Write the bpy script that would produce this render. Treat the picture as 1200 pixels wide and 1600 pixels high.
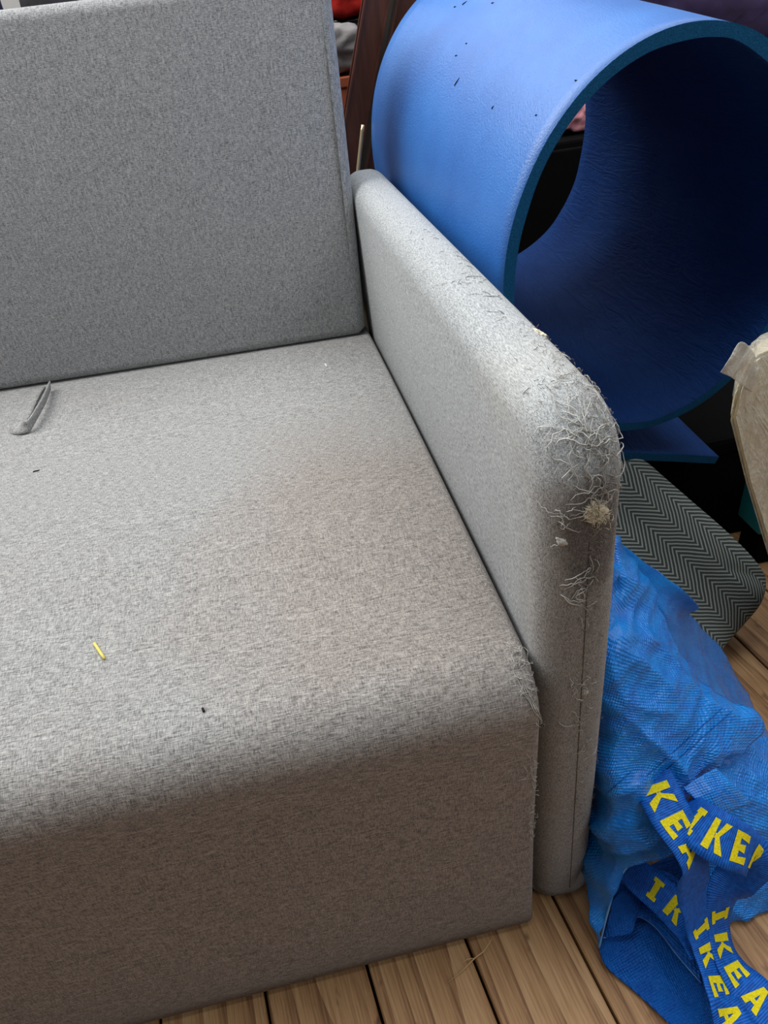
import bpy, bmesh, math, random
from mathutils import Vector, Matrix, noise
from mathutils.bvhtree import BVHTree

random.seed(7)
for o in list(bpy.data.objects):
    bpy.data.objects.remove(o)
scene = bpy.context.scene
COL = scene.collection

# ------------------------------------------------------------------ camera
CAM = Vector((-0.1565, -0.3828, 0.9048))
RIGHT = Vector((0.97534942, -0.19759959, -0.09822372))
UP = Vector((0.19492952, 0.56291029, 0.80320264))
FWD = Vector((0.10342137, 0.80254994, -0.58755222))
FPX = 1153.5
cd = bpy.data.cameras.new('camera')
cam = bpy.data.objects.new('camera', cd)
COL.objects.link(cam)
cd.sensor_fit = 'VERTICAL'
cd.sensor_height = 36.0
cd.sensor_width = 27.0
cd.lens = FPX / 1600.0 * 36.0
cd.clip_start = 0.02
m = Matrix((RIGHT, UP, -FWD)).transposed().to_4x4()
m.translation = CAM
cam.matrix_world = m
scene.camera = cam

# ------------------------------------------------------------------ world, lights, exposure
world = bpy.data.worlds.new('world')
scene.world = world
world.use_nodes = True
bg = world.node_tree.nodes['Background']
bg.inputs['Color'].default_value = (0.94, 0.97, 1.0, 1)
bg.inputs['Strength'].default_value = 0.095


def area_light(name, loc, target, sx, sy, power, col):
    l = bpy.data.lights.new(name, 'AREA')
    l.shape = 'RECTANGLE'
    l.size = sx
    l.size_y = sy
    l.energy = power
    l.color = col
    o = bpy.data.objects.new(name, l)
    COL.objects.link(o)
    o.location = loc
    d = Vector(target) - Vector(loc)
    o.rotation_euler = d.to_track_quat('-Z', 'Y').to_euler()
    return o


area_light('daylight_window', (-1.5, 0.9, 2.2), (0.05, 0.25, 0.4), 1.7, 1.6, 62.0, (1.0, 0.985, 0.96))
area_light('daylight_skylight', (0.5, 0.75, 2.75), (0.5, 0.75, 0.0), 2.9, 2.1, 60.0, (0.97, 0.985, 1.0))
area_light('daylight_window_back', (0.0, 2.3, 1.85), (0.2, 0.4, 0.7), 1.7, 0.7, 11.0, (0.95, 0.98, 1.0))
area_light('added_bag_highlight', (1.2, -1.45, 2.1), (0.2, 0.1, 0.2), 1.2, 1.2, 15.0, (0.95, 0.98, 1.0))  # added lamp behind the camera, no known window; puts highlights on the bag

vs = scene.view_settings
vs.view_transform = 'Standard'
vs.look = 'None'
vs.gamma = 1.0
vs.use_curve_mapping = False
vs.exposure = 0.0


# ------------------------------------------------------------------ helpers
def ray_dir(u, v):
    return RIGHT * ((u - 600.0) / FPX) + UP * ((800.0 - v) / FPX) + FWD


def at(u, v, ax, c):
    """point of the place seen in direction (u, v) that lies on the plane ax = c"""
    d = ray_dir(u, v)
    i = 'xyz'.index(ax)
    return CAM + d * ((c - CAM[i]) / d[i])


def az(t):
    if isinstance(t[2], str):
        return at(t[0], t[1], t[2], t[3])
    return at(t[0], t[1], 'z', t[2])


def link(name, me, mat=None, parent=None, smooth=True):
    o = bpy.data.objects.new(name, me)
    COL.objects.link(o)
    if mat:
        me.materials.append(mat)
    if smooth:
        me.polygons.foreach_set('use_smooth', [True] * len(me.polygons))
    if parent:
        o.parent = parent
    return o


def mesh(verts, faces):
    me = bpy.data.meshes.new('mesh')
    me.from_pydata([tuple(v) for v in verts], [], faces)
    me.update()
    bm = bmesh.new()
    bm.from_mesh(me)
    bmesh.ops.recalc_face_normals(bm, faces=bm.faces)
    bm.to_mesh(me)
    bm.free()
    return me


def tag(o, label, cat, group=None, kind=None):
    if label:
        o['label'] = label
    if cat:
        o['category'] = cat
    if group:
        o['group'] = group
    if kind:
        o['kind'] = kind
    return o


def empty(name, loc=(0, 0, 0)):
    o = bpy.data.objects.new(name, None)
    COL.objects.link(o)
    o.location = loc
    o.empty_display_size = 0.05
    return o


def keep(o, parent):
    """parent without moving"""
    o.parent = parent
    o.matrix_parent_inverse = Matrix.Translation(parent.location).inverted()
    return o


def arc(cx, cy, r, a0, a1, n):
    return [(cx + r * math.cos(math.radians(a0 + (a1 - a0) * i / n)),
             cy + r * math.sin(math.radians(a0 + (a1 - a0) * i / n))) for i in range(n + 1)]


def dense(poly, step):
    out = []
    n = len(poly)
    for i in range(n):
        a, b = poly[i], poly[(i + 1) % n]
        L = math.hypot(b[0] - a[0], b[1] - a[1])
        k = max(1, int(L / step))
        for j in range(k):
            t = j / k
            out.append((a[0] + (b[0] - a[0]) * t, a[1] + (b[1] - a[1]) * t))
    return out


def loft(poly, e0, e1, r, conv, step=0.02, nr=8, mid=0.05, foot=-1.0):
    """closed CCW outline swept from e0 to e1 with rounded ends; conv(a, b, e) gives a point"""
    poly = dense(poly, step)
    n = len(poly)
    nor = []
    for i in range(n):
        a, b = poly[i - 1], poly[(i + 1) % n]
        tx, ty = b[0] - a[0], b[1] - a[1]
        L = math.hypot(tx, ty) or 1
        low = poly[i][1] < foot                # edges that stand on the floor stay square
        nor.append((-ty / L, 0.0 if low else tx / L))          # inward for CCW
    secs = []
    for i in range(nr + 1):
        a = math.pi / 2 * i / nr
        secs.append((e0 + r * (1 - math.sin(a)) if False else e0 + r * (1 - math.cos(a)), r * (1 - math.sin(a))))
    k = max(1, int((e1 - e0 - 2 * r) / mid))
    for i in range(1, k):
        secs.append((e0 + r + (e1 - e0 - 2 * r) * i / k, 0.0))
    for i in range(nr, -1, -1):
        a = math.pi / 2 * i / nr
        secs.append((e1 - r * (1 - math.cos(a)), r * (1 - math.sin(a))))
    verts, faces = [], []
    for e, ins in secs:
        for (px, py), (nx, ny) in zip(poly, nor):
            verts.append(conv(px + nx * ins, py + ny * ins, e))
    for s in range(len(secs) - 1):
        for i in range(n):
            j = (i + 1) % n
            faces.append((s * n + i, s * n + j, (s + 1) * n + j, (s + 1) * n + i))
    # caps, filled through bmesh
    me = bpy.data.meshes.new('mesh')
    me.from_pydata([tuple(v) for v in verts], [], faces + [tuple(range(n)), tuple(range((len(secs) - 1) * n, len(secs) * n))])
    bm = bmesh.new()
    bm.from_mesh(me)
    bmesh.ops.recalc_face_normals(bm, faces=bm.faces)
    bm.to_mesh(me)
    bm.free()
    return me


def catmull(P, t):
    n = len(P)
    x = t * (n - 1)
    i = min(int(x), n - 2)
    f = x - i
    p1, p2 = P[i], P[i + 1]
    p0 = P[i - 1] if i > 0 else p1 * 2 - p2
    p3 = P[i + 2] if i + 2 < n else p2 * 2 - p1
    return 0.5 * ((2 * p1) + (p2 - p0) * f + (2 * p0 - 5 * p1 + 4 * p2 - p3) * f * f + (3 * p1 - p0 - 3 * p2 + p3) * f ** 3)


def lerp(P, t):
    x = t * (len(P) - 1)
    i = min(int(x), len(P) - 2)
    return P[i] + (P[i + 1] - P[i]) * (x - i)


class Tubes:
    """many thin threads gathered in one mesh"""

    def __init__(self):
        self.v, self.f = [], []

    def add(self, pts, r, taper=0.35, sides=3):
        b = len(self.v)
        n = len(pts)
        for i, p in enumerate(pts):
            t = (pts[min(i + 1, n - 1)] - pts[max(i - 1, 0)])
            if t.length < 1e-9:
                t = Vector((0, 0, 1))
            t.normalize()
            a = t.cross(Vector((0.31, 0.52, 0.79)))
            if a.length < 1e-3:
                a = t.cross(Vector((1, 0, 0)))
            a.normalize()
            c = t.cross(a)
            rr = r * (1 - (1 - taper) * abs(2 * i / (n - 1) - 1) ** 2)
            for k in range(sides):
                an = 2 * math.pi * k / sides
                self.v.append(p + a * (rr * math.cos(an)) + c * (rr * math.sin(an)))
        for i in range(n - 1):
            for k in range(sides):
                l = (k + 1) % sides
                self.f.append((b + i * sides + k, b + i * sides + l, b + (i + 1) * sides + l, b + (i + 1) * sides + k))
        self.f.append(tuple(b + k for k in range(sides)))
        self.f.append(tuple(b + (n - 1) * sides + k for k in reversed(range(sides))))

    def build(self, name, mat, parent=None):
        return link(name, mesh(self.v, self.f), mat, parent)


# ------------------------------------------------------------------ materials
def new_mat(name):
    mt = bpy.data.materials.new(name)
    mt.use_nodes = True
    nt = mt.node_tree
    return mt, nt, nt.nodes['Principled BSDF']


def node(nt, t, **kw):
    n = nt.nodes.new(t)
    for k, v in kw.items():
        setattr(n, k, v)
    return n


def lin(c):
    return tuple(((x / 255) / 12.92 if x / 255 <= 0.04045 else ((x / 255 + 0.055) / 1.055) ** 2.4) for x in c) + (1,)


def mathn(nt, op, a, b=None, c=None, clamp=False):
    n = node(nt, 'ShaderNodeMath', operation=op, use_clamp=clamp)
    for i, x in enumerate((a, b, c)):
        if x is None:
            continue
        if isinstance(x, (int, float)):
            n.inputs[i].default_value = x
        else:
            nt.links.new(x, n.inputs[i])
    return n.outputs[0]


def noise_n(nt, co, sc, detail=2.0, rough=0.5, scale=1.0, dist=0.0):
    mp = node(nt, 'ShaderNodeMapping')
    mp.inputs['Scale'].default_value = sc
    nt.links.new(co, mp.inputs['Vector'])
    n = node(nt, 'ShaderNodeTexNoise')
    n.inputs['Scale'].default_value = scale
    n.inputs['Detail'].default_value = detail
    n.inputs['Roughness'].default_value = rough
    n.inputs['Distortion'].default_value = dist
    nt.links.new(mp.outputs[0], n.inputs['Vector'])
    return n.outputs['Fac']


def smooth(nt, val, a, b):
    n = node(nt, 'ShaderNodeMapRange', interpolation_type='SMOOTHSTEP')
    n.inputs['From Min'].default_value = a
    n.inputs['From Max'].default_value = b
    nt.links.new(val, n.inputs['Value'])
    return n.outputs['Result']


def mix(nt, fac, a, b, mode='MIX'):
    n = node(nt, 'ShaderNodeMix', data_type='RGBA', blend_type=mode)
    for s, x in ((0, fac), (6, a), (7, b)):
        if isinstance(x, (int, float)):
            n.inputs[s].default_value = x
        elif isinstance(x, tuple):
            n.inputs[s].default_value = x
        else:
            nt.links.new(x, n.inputs[s])
    return n.outputs[2]


def ramp(nt, fac, stops):
    n = node(nt, 'ShaderNodeValToRGB')
    e = n.color_ramp.elements
    while len(e) < len(stops):
        e.new(0.5)
    for el, (p, c) in zip(e, stops):
        el.position = p
        el.color = c
    nt.links.new(fac, n.inputs['Fac'])
    return n.outputs['Color']


def bump(nt, bsdf, h, strength, dist):
    n = node(nt, 'ShaderNodeBump')
    n.inputs['Strength'].default_value = strength
    n.inputs['Distance'].default_value = dist
    nt.links.new(h, n.inputs['Height'])
    nt.links.new(n.outputs[0], bsdf.inputs['Normal'])


def plain(name, col, rough=0.6, spec=0.4, vary=0.12, scale=30.0, bmp=0.0, metal=0.0, sheen=0.0):
    mt, nt, b = new_mat(name)
    co = node(nt, 'ShaderNodeTexCoord').outputs['Object']
    n = noise_n(nt, co, (1, 1, 1), 4, 0.6, scale)
    c = lin(col)
    lo = tuple(x * (1 - vary) for x in c[:3]) + (1,)
    hi = tuple(min(1, x * (1 + vary)) for x in c[:3]) + (1,)
    nt.links.new(ramp(nt, n, [(0.3, lo), (0.7, hi)]), b.inputs['Base Color'])
    b.inputs['Roughness'].default_value = rough
    b.inputs['Specular IOR Level'].default_value = spec
    b.inputs['Metallic'].default_value = metal
    b.inputs['Sheen Weight'].default_value = sheen
    if bmp:
        bump(nt, b, n, bmp, 0.004)
    return mt


def fabric(name, s1, s2, dark, light, stain=None, fine=1.0):
    """heathered woven cloth: two directions of threads"""
    mt, nt, b = new_mat(name)
    co = node(nt, 'ShaderNodeTexCoord').outputs['Object']
    a = noise_n(nt, co, s1, 2, 0.6, fine)
    c = noise_n(nt, co, s2, 2, 0.6, fine)
    g = noise_n(nt, co, (650, 650, 650), 1, 0.5)
    h = mathn(nt, 'ADD', mathn(nt, 'MULTIPLY', a, 0.5), mathn(nt, 'MULTIPLY', c, 0.4))
    h = mathn(nt, 'ADD', h, mathn(nt, 'MULTIPLY', g, 0.1))
    col = ramp(nt, h, [(0.38, lin(dark)), (0.5, tuple((p + q) / 2 for p, q in zip(lin(dark), lin(light)))), (0.62, lin(light))])
    if stain:
        col = stain(nt, co, col, h)
    nt.links.new(col, b.inputs['Base Color'])
    b.inputs['Roughness'].default_value = 0.9
    b.inputs['Specular IOR Level'].default_value = 0.15
    b.inputs['Sheen Weight'].default_value = 0.12
    b.inputs['Sheen Roughness'].default_value = 0.5
    bump(nt, b, h, 0.5, 0.0012)
    return mt


def seat_stain_shade(nt, co, col, h):
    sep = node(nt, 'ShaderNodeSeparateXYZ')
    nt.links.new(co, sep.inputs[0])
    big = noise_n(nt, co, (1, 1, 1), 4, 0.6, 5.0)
    # grimy front panel, worn along its upper edge; tint also deepens the front's shade
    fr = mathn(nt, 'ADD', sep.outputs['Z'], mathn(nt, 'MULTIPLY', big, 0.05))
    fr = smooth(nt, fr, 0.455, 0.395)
    # a wide brownish patch where people sit
    dx = mathn(nt, 'MULTIPLY', mathn(nt, 'ADD', sep.outputs['X'], 0.09), 4.2)
    dy = mathn(nt, 'MULTIPLY', mathn(nt, 'SUBTRACT', sep.outputs['Y'], 0.2), 2.7)
    d = mathn(nt, 'SQRT', mathn(nt, 'ADD', mathn(nt, 'MULTIPLY', dx, dx), mathn(nt, 'MULTIPLY', dy, dy)))
    d = mathn(nt, 'ADD', d, mathn(nt, 'MULTIPLY', big, 0.9))
    pt = mathn(nt, 'MULTIPLY', smooth(nt, d, 1.55, 0.75), 0.75)
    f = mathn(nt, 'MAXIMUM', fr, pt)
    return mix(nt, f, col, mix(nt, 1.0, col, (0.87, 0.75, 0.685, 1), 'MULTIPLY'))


def arm_stain(nt, co, col, h):
    sep = node(nt, 'ShaderNodeSeparateXYZ')
    nt.links.new(co, sep.inputs[0])
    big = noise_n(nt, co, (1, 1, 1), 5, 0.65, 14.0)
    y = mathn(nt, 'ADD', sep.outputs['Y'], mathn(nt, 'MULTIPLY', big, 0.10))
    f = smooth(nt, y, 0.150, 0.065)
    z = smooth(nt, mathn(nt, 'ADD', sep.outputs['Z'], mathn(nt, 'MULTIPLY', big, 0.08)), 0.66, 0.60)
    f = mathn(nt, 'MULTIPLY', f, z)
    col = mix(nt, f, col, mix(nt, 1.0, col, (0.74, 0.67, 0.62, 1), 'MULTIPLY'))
    # chalky cream scuff on the upper corner
    dy = mathn(nt, 'MULTIPLY', mathn(nt, 'SUBTRACT', sep.outputs['Y'], 0.12), 11)
    dz = mathn(nt, 'MULTIPLY', mathn(nt, 'SUBTRACT', sep.outputs['Z'], 0.645), 14)
    d = mathn(nt, 'SQRT', mathn(nt, 'ADD', mathn(nt, 'MULTIPLY', dy, dy), mathn(nt, 'MULTIPLY', dz, dz)))
    s = mathn(nt, 'MULTIPLY', smooth(nt, mathn(nt, 'ADD', d, big), 1.6, 0.4), 0.2)
    col = mix(nt, s, col, lin((200, 196, 184)))
    # torn patch where the backing shows
    dx = mathn(nt, 'MULTIPLY', mathn(nt, 'SUBTRACT', sep.outputs['X'], 0.050), 42)
    dz = mathn(nt, 'MULTIPLY', mathn(nt, 'SUBTRACT', sep.outputs['Z'], 0.550), 19)
    dy = mathn(nt, 'MULTIPLY', mathn(nt, 'SUBTRACT', sep.outputs['Y'], 0.028), 22)
    d = mathn(nt, 'ADD', mathn(nt, 'MULTIPLY', dx, dx), mathn(nt, 'ADD', mathn(nt, 'MULTIPLY', dz, dz), mathn(nt, 'MULTIPLY', dy, dy)))
    fr = noise_n(nt, co, (1, 1, 1), 4, 0.7, 60)
    s = mathn(nt, 'MULTIPLY', smooth(nt, mathn(nt, 'ADD', d, mathn(nt, 'MULTIPLY', fr, 1.6)), 2.6, 1.2), 0.9)
    return mix(nt, s, col, mix(nt, 1.0, col, (0.42, 0.39, 0.38, 1), 'MULTIPLY'))


M = {}
M['seat'] = fabric('seat_fabric', (120, 1350, 1350), (1350, 190, 190), (92, 92, 92), (182, 182, 180), seat_stain_shade)
M['back'] = fabric('backrest_fabric', (240, 1350, 1350), (1350, 200, 130), (96, 97, 99), (178, 179, 180))
M['arm'] = fabric('armrest_fabric', (1300, 200, 1300), (1300, 1300, 280), (112, 115, 118), (198, 202, 203), arm_stain)
M['seam'] = plain('seam_dark', (38, 37, 37), 0.95, 0.05)
M['stitch'] = plain('front_seam', (104, 97, 91), 0.95, 0.05)
M['thread'] = plain('loose_thread', (190, 188, 182), 0.8, 0.2)
M['thread_brown'] = plain('soiled_thread', (150, 138, 128), 0.8, 0.2)
M['hair'] = plain('dark_hair', (45, 42, 44), 0.6, 0.3)
M['tuft'] = plain('cream_stuffing', (240, 230, 204), 0.95, 0.1, 0.1, 300, 0.5)
M['wood_gap'] = plain('floor_gap', (30, 22, 15), 0.9, 0.1)


def wood_floor():
    mt, nt, b = new_mat('worn_pine_boards')
    co0 = node(nt, 'ShaderNodeTexCoord').outputs['Object']
    oi = node(nt, 'ShaderNodeObjectInfo')
    off = node(nt, 'ShaderNodeCombineXYZ')
    for i in range(3):
        nt.links.new(mathn(nt, 'MULTIPLY', oi.outputs['Random'], 7.0 + 5 * i), off.inputs[i])
    va = node(nt, 'ShaderNodeVectorMath', operation='ADD')
    nt.links.new(co0, va.inputs[0])
    nt.links.new(off.outputs[0], va.inputs[1])
    co = va.outputs[0]
    warp = noise_n(nt, co, (7, 0.9, 7), 1, 0.4)
    sepn = node(nt, 'ShaderNodeSeparateXYZ')
    nt.links.new(co, sepn.inputs[0])
    x = mathn(nt, 'ADD', mathn(nt, 'MULTIPLY', sepn.outputs['X'], 34), mathn(nt, 'MULTIPLY', warp, 5.0))
    rings = mathn(nt, 'FRACT', x)
    grain = noise_n(nt, co, (420, 14, 420), 4, 0.6)
    fine = noise_n(nt, co, (1300, 60, 1300), 2, 0.6)
    blot = noise_n(nt, co, (12, 5, 12), 4, 0.6)
    v = mathn(nt, 'ADD', mathn(nt, 'MULTIPLY', mathn(nt, 'POWER', rings, 2.0), 0.20), mathn(nt, 'MULTIPLY', grain, 0.55))
    v = mathn(nt, 'ADD', v, mathn(nt, 'MULTIPLY', blot, 0.35))
    col = ramp(nt, v, [(0.30, lin((190, 155, 114))), (0.48, lin((166, 128, 88))), (0.66, lin((124, 88, 58))), (0.88, lin((80, 54, 36)))])
    spots = noise_n(nt, co, (34, 12, 34), 3, 0.7)
    col = mix(nt, smooth(nt, spots, 0.62, 0.74), col, lin((92, 62, 40)))
    sc = smooth(nt, fine, 0.68, 0.78)
    col = mix(nt, mathn(nt, 'MULTIPLY', sc, 0.4), col, lin((214, 190, 158)))
    nt.links.new(col, b.inputs['Base Color'])
    b.inputs['Roughness'].default_value = 0.5
    b.inputs['Specular IOR Level'].default_value = 0.3
    bump(nt, b, mathn(nt, 'ADD', grain, fine), 0.25, 0.001)
    return mt


M['plank'] = wood_floor()


def foam(name, wr):
    mt, nt, b = new_mat(name)
    co = node(nt, 'ShaderNodeTexCoord').outputs['Object']
    n = noise_n(nt, co, (1, 1, 1), 3, 0.6, 420)
    n2 = noise_n(nt, co, (1, 1, 1), 3, 0.6, 9)
    base = lin((26, 96, 176))
    hi = lin((38, 112, 192))
    col = ramp(nt, n2, [(0.3, base), (0.7, hi)])
    sc = noise_n(nt, co, (40, 9, 26), 4, 0.7, 2.0, 1.0)
    col = mix(nt, mathn(nt, 'MULTIPLY', smooth(nt, sc, 0.66, 0.8), 0.3), col, lin((130, 165, 205)))
    nt.links.new(col, b.inputs['Base Color'])
    b.inputs['Roughness'].default_value = 0.42
    b.inputs['Specular IOR Level'].default_value = 1.0
    h = n
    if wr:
        nt.links.new(ramp(nt, n2, [(0.3, lin((15, 54, 116))), (0.7, lin((20, 64, 130)))]), b.inputs['Base Color'])  # inside blue darkened to stand for shade within the roll
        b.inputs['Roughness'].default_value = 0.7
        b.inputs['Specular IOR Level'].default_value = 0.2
        w = noise_n(nt, co, (55, 14, 70), 3, 0.6, 1.0, 0.8)
        w = mathn(nt, 'POWER', mathn(nt, 'ABSOLUTE', mathn(nt, 'SUBTRACT', w, 0.5)), 0.45)
        h = mathn(nt, 'ADD', mathn(nt, 'MULTIPLY', w, 2.2), mathn(nt, 'MULTIPLY', n, 0.5))
    bump(nt, b, h, 0.7 if wr else 0.55, 0.0016)
    return mt


M['foam'] = foam('blue_foam_outside', False)
M['foam_in_shaded'] = foam('blue_foam_creased_shaded_inside', True)
M['foam_cut'] = plain('blue_foam_cut_edge', (26, 92, 140), 0.85, 0.1, 0.25, 500, 0.5)


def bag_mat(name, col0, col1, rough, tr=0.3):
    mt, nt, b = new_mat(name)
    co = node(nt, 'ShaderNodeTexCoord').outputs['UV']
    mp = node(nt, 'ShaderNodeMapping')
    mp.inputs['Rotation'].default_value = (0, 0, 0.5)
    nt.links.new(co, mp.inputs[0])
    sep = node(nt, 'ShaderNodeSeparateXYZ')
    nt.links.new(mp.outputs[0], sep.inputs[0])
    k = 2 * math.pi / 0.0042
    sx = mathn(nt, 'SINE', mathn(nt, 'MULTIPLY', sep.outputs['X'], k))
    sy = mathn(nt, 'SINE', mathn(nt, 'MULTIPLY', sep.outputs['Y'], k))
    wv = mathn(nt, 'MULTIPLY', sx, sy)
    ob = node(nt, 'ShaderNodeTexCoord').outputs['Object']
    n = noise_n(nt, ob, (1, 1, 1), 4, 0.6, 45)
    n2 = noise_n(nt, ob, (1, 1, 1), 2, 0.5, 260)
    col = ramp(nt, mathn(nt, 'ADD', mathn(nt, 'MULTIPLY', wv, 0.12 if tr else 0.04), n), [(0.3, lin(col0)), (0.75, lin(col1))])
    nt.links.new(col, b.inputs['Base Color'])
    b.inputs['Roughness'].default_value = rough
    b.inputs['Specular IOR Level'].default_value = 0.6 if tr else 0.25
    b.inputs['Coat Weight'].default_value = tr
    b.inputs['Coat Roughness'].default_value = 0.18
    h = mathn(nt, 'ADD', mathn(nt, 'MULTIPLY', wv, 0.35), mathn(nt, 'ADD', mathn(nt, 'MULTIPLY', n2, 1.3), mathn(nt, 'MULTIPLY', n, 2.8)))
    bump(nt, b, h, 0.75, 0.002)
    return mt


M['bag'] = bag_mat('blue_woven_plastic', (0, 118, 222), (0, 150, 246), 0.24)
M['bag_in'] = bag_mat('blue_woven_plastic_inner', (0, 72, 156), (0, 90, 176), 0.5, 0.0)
M['hem'] = plain('bag_hem_stitch', (104, 160, 214), 0.5, 0.4)


def strap_mat():
    mt, nt, b = new_mat('ribbed_blue_webbing')
    co = node(nt, 'ShaderNodeTexCoord').outputs['UV']
    sep = node(nt, 'ShaderNodeSeparateXYZ')
    nt.links.new(co, sep.inputs[0])
    s = mathn(nt, 'SINE', mathn(nt, 'MULTIPLY', sep.outputs['X'], 2 * math.pi / 0.0022))
    n = noise_n(nt, co, (200, 200, 200), 2, 0.5)
    v = mathn(nt, 'ADD', mathn(nt, 'MULTIPLY', s, 0.22), n)
    nt.links.new(ramp(nt, v, [(0.25, lin((4, 66, 156))), (0.75, lin((16, 112, 214)))]), b.inputs['Base Color'])
    b.inputs['Roughness'].default_value = 0.6
    b.inputs['Specular IOR Level'].default_value = 0.3
    bump(nt, b, s, 0.4, 0.0006)
    return mt


M['strap'] = strap_mat()
M['yellow'] = plain('yellow_woven_print', (240, 220, 30), 0.7, 0.2, 0.2, 500, 0.4)


def chevron():
    mt, nt, b = new_mat('chevron_cloth')
    co = node(nt, 'ShaderNodeTexCoord').outputs['UV']
    wob = noise_n(nt, co, (1, 1, 1), 2, 0.5, 22)
    sep = node(nt, 'ShaderNodeSeparateXYZ')
    nt.links.new(co, sep.inputs[0])
    w = 0.056
    tri = mathn(nt, 'PINGPONG', sep.outputs['X'], w / 2)
    p = mathn(nt, 'ADD', sep.outputs['Y'], mathn(nt, 'MULTIPLY', tri, 1.25))
    p = mathn(nt, 'ADD', p, mathn(nt, 'MULTIPLY', wob, 0.008))
    s = mathn(nt, 'SINE', mathn(nt, 'MULTIPLY', p, 2 * math.pi / 0.0085))
    fz = noise_n(nt, co, (1, 1, 1), 3, 0.6, 700)
    s2 = mathn(nt, 'ADD', s, mathn(nt, 'MULTIPLY', mathn(nt, 'SUBTRACT', fz, 0.5), 1.2))
    f = smooth(nt, s2, -0.15, 0.75)
    col = mix(nt, f, lin((70, 78, 78)), lin((160, 167, 162)))
    nt.links.new(col, b.inputs['Base Color'])
    b.inputs['Roughness'].default_value = 0.9
    b.inputs['Specular IOR Level'].default_value = 0.1
    bump(nt, b, s, 0.15, 0.001)
    return mt


M['chevron'] = chevron()

# ------------------------------------------------------------------ setting: floor of boards, walls
sub = []
floor = link('floor', mesh([(-2.6, -2.6, -0.05), (2.6, -2.6, -0.05), (2.6, 2.4, -0.05), (-2.6, 2.4, -0.05),
                            (-2.6, -2.6, -0.012), (2.6, -2.6, -0.012), (2.6, 2.4, -0.012), (-2.6, 2.4, -0.012)],
                           [(0, 1, 2, 3), (4, 5, 6, 7), (0, 1, 5, 4), (1, 2, 6, 5), (2, 3, 7, 6), (3, 0, 4, 7)]), M['wood_gap'], smooth=False)
tag(floor, None, None, kind='structure')
PITCH = 0.1168
pw, pl, ph, ch = PITCH - 0.0042, 4.6, 0.012, 0.0016
pv = [(-pw / 2, -pl / 2, 0), (pw / 2, -pl / 2, 0), (pw / 2, pl / 2, 0), (-pw / 2, pl / 2, 0),
      (-pw / 2, -pl / 2, ph - ch), (pw / 2, -pl / 2, ph - ch), (pw / 2, pl / 2, ph - ch), (-pw / 2, pl / 2, ph - ch),
      (-pw / 2 + ch, -pl / 2, ph), (pw / 2 - ch, -pl / 2, ph), (pw / 2 - ch, pl / 2, ph), (-pw / 2 + ch, pl / 2, ph)]
pf = [(3, 2, 1, 0), (0, 1, 5, 4), (1, 2, 6, 5), (2, 3, 7, 6), (3, 0, 4, 7), (4, 5, 9, 8), (5, 6, 10, 9), (6, 7, 11, 10), (7, 4, 8, 11), (8, 9, 10, 11)]
pm = mesh(pv, pf)
pm.materials.append(M['plank'])
SL = -0.1156
for i in range(-13, 17):
    gx = -0.0722 + PITCH * (i + 0.5)
    o = bpy.data.objects.new('plank', pm)
    COL.objects.link(o)
    o.parent = floor
    yc = -0.1
    o.location = (gx + SL * yc, yc, -0.012)
    o.rotation_euler = (0, 0, math.atan(-SL))


def box_mesh(x0, x1, y0, y1, z0, z1, bev=0.0, seg=2):
    bm = bmesh.new()
    bmesh.ops.create_cube(bm, size=1)
    for v in bm.verts:
        v.co = Vector((x0 + (x1 - x0) * (v.co.x + 0.5), y0 + (y1 - y0) * (v.co.y + 0.5), z0 + (z1 - z0) * (v.co.z + 0.5)))
    if bev:
        bmesh.ops.bevel(bm, geom=bm.edges[:], offset=bev, segments=seg, affect='EDGES', profile=0.6)
    me = bpy.data.meshes.new('mesh')
    bm.to_mesh(me)
    bm.free()
    return me


M['wall'] = plain('wall_plaster', (172, 172, 170), 0.9, 0.1, 0.06, 12)
for nm, bx in (('wall_back', (-2.6, 2.6, 2.4, 2.5, -0.05, 2.2)), ('wall_right', (2.6, 2.7, -0.6, 2.5, -0.05, 2.2))):
    tag(link(nm, box_mesh(*bx), M['wall'], smooth=False), None, None, kind='structure')

# ------------------------------------------------------------------ sofa
sofa = empty('sofa', (-0.6, 0.4, 0))
tag(sofa, 'grey heathered fabric sofa with a worn frayed armrest, standing on wooden boards', 'sofa')
H = 0.42
r = 0.052
# seat: outline in (y, z), swept along x
prof = [(0.0, 0.012), (0.0, 0.012)]
prof = [(0.84, 0.012), (0.84, H)] + [(0.84 - 0.0, H)]
top = []
for i in range(1, 15):
    y = 0.84 - (0.84 - r) * i / 15
    t = (y - r) / (0.84 - r)
    top.append((y, H + 0.006 * math.sin(math.pi * t) ** 0.8))
prof = [(0.84, 0.012), (0.84, H)] + top + arc(r, H - r, r, 90, 180, 10) + [(0.004, 0.2), (0.0, 0.012)]
me = loft(prof, -1.45, 0.008, 0.009, lambda a, b, e: Vector((e, a, b)), step=0.03, nr=6, foot=0.03)
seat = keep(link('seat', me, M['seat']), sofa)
# backrest: outline in (x, z), swept along y, leaning back
bt = 0.911
TOPR = 0.885
prof = [(-1.46, H + 0.001), (-0.012, H + 0.001), (0.001, H + 0.012), (0.006, 0.6)] + arc(0.014 - 0.035, TOPR + 0.03 - 0.035, 0.035, 0, 90, 6) + \
       [(-0.25, 0.914), (-1.46, 0.916)]


def back_conv(a, b, e):
    yaw = 0.045 * max(0.0, -a)            # left end sits a little farther back
    y = 0.776 + yaw + 0.10 * (b - H) + e
    t = (b - H) / 0.48
    return Vector((a, y - (0.010 * math.sin(math.pi * min(1, max(0, t))) if e < 0.05 else 0), b))


me = loft(prof, 0.0, 0.125, 0.016, back_conv, step=0.03, nr=6)
backrest = keep(link('backrest', me, M['back']), sofa)
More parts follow.
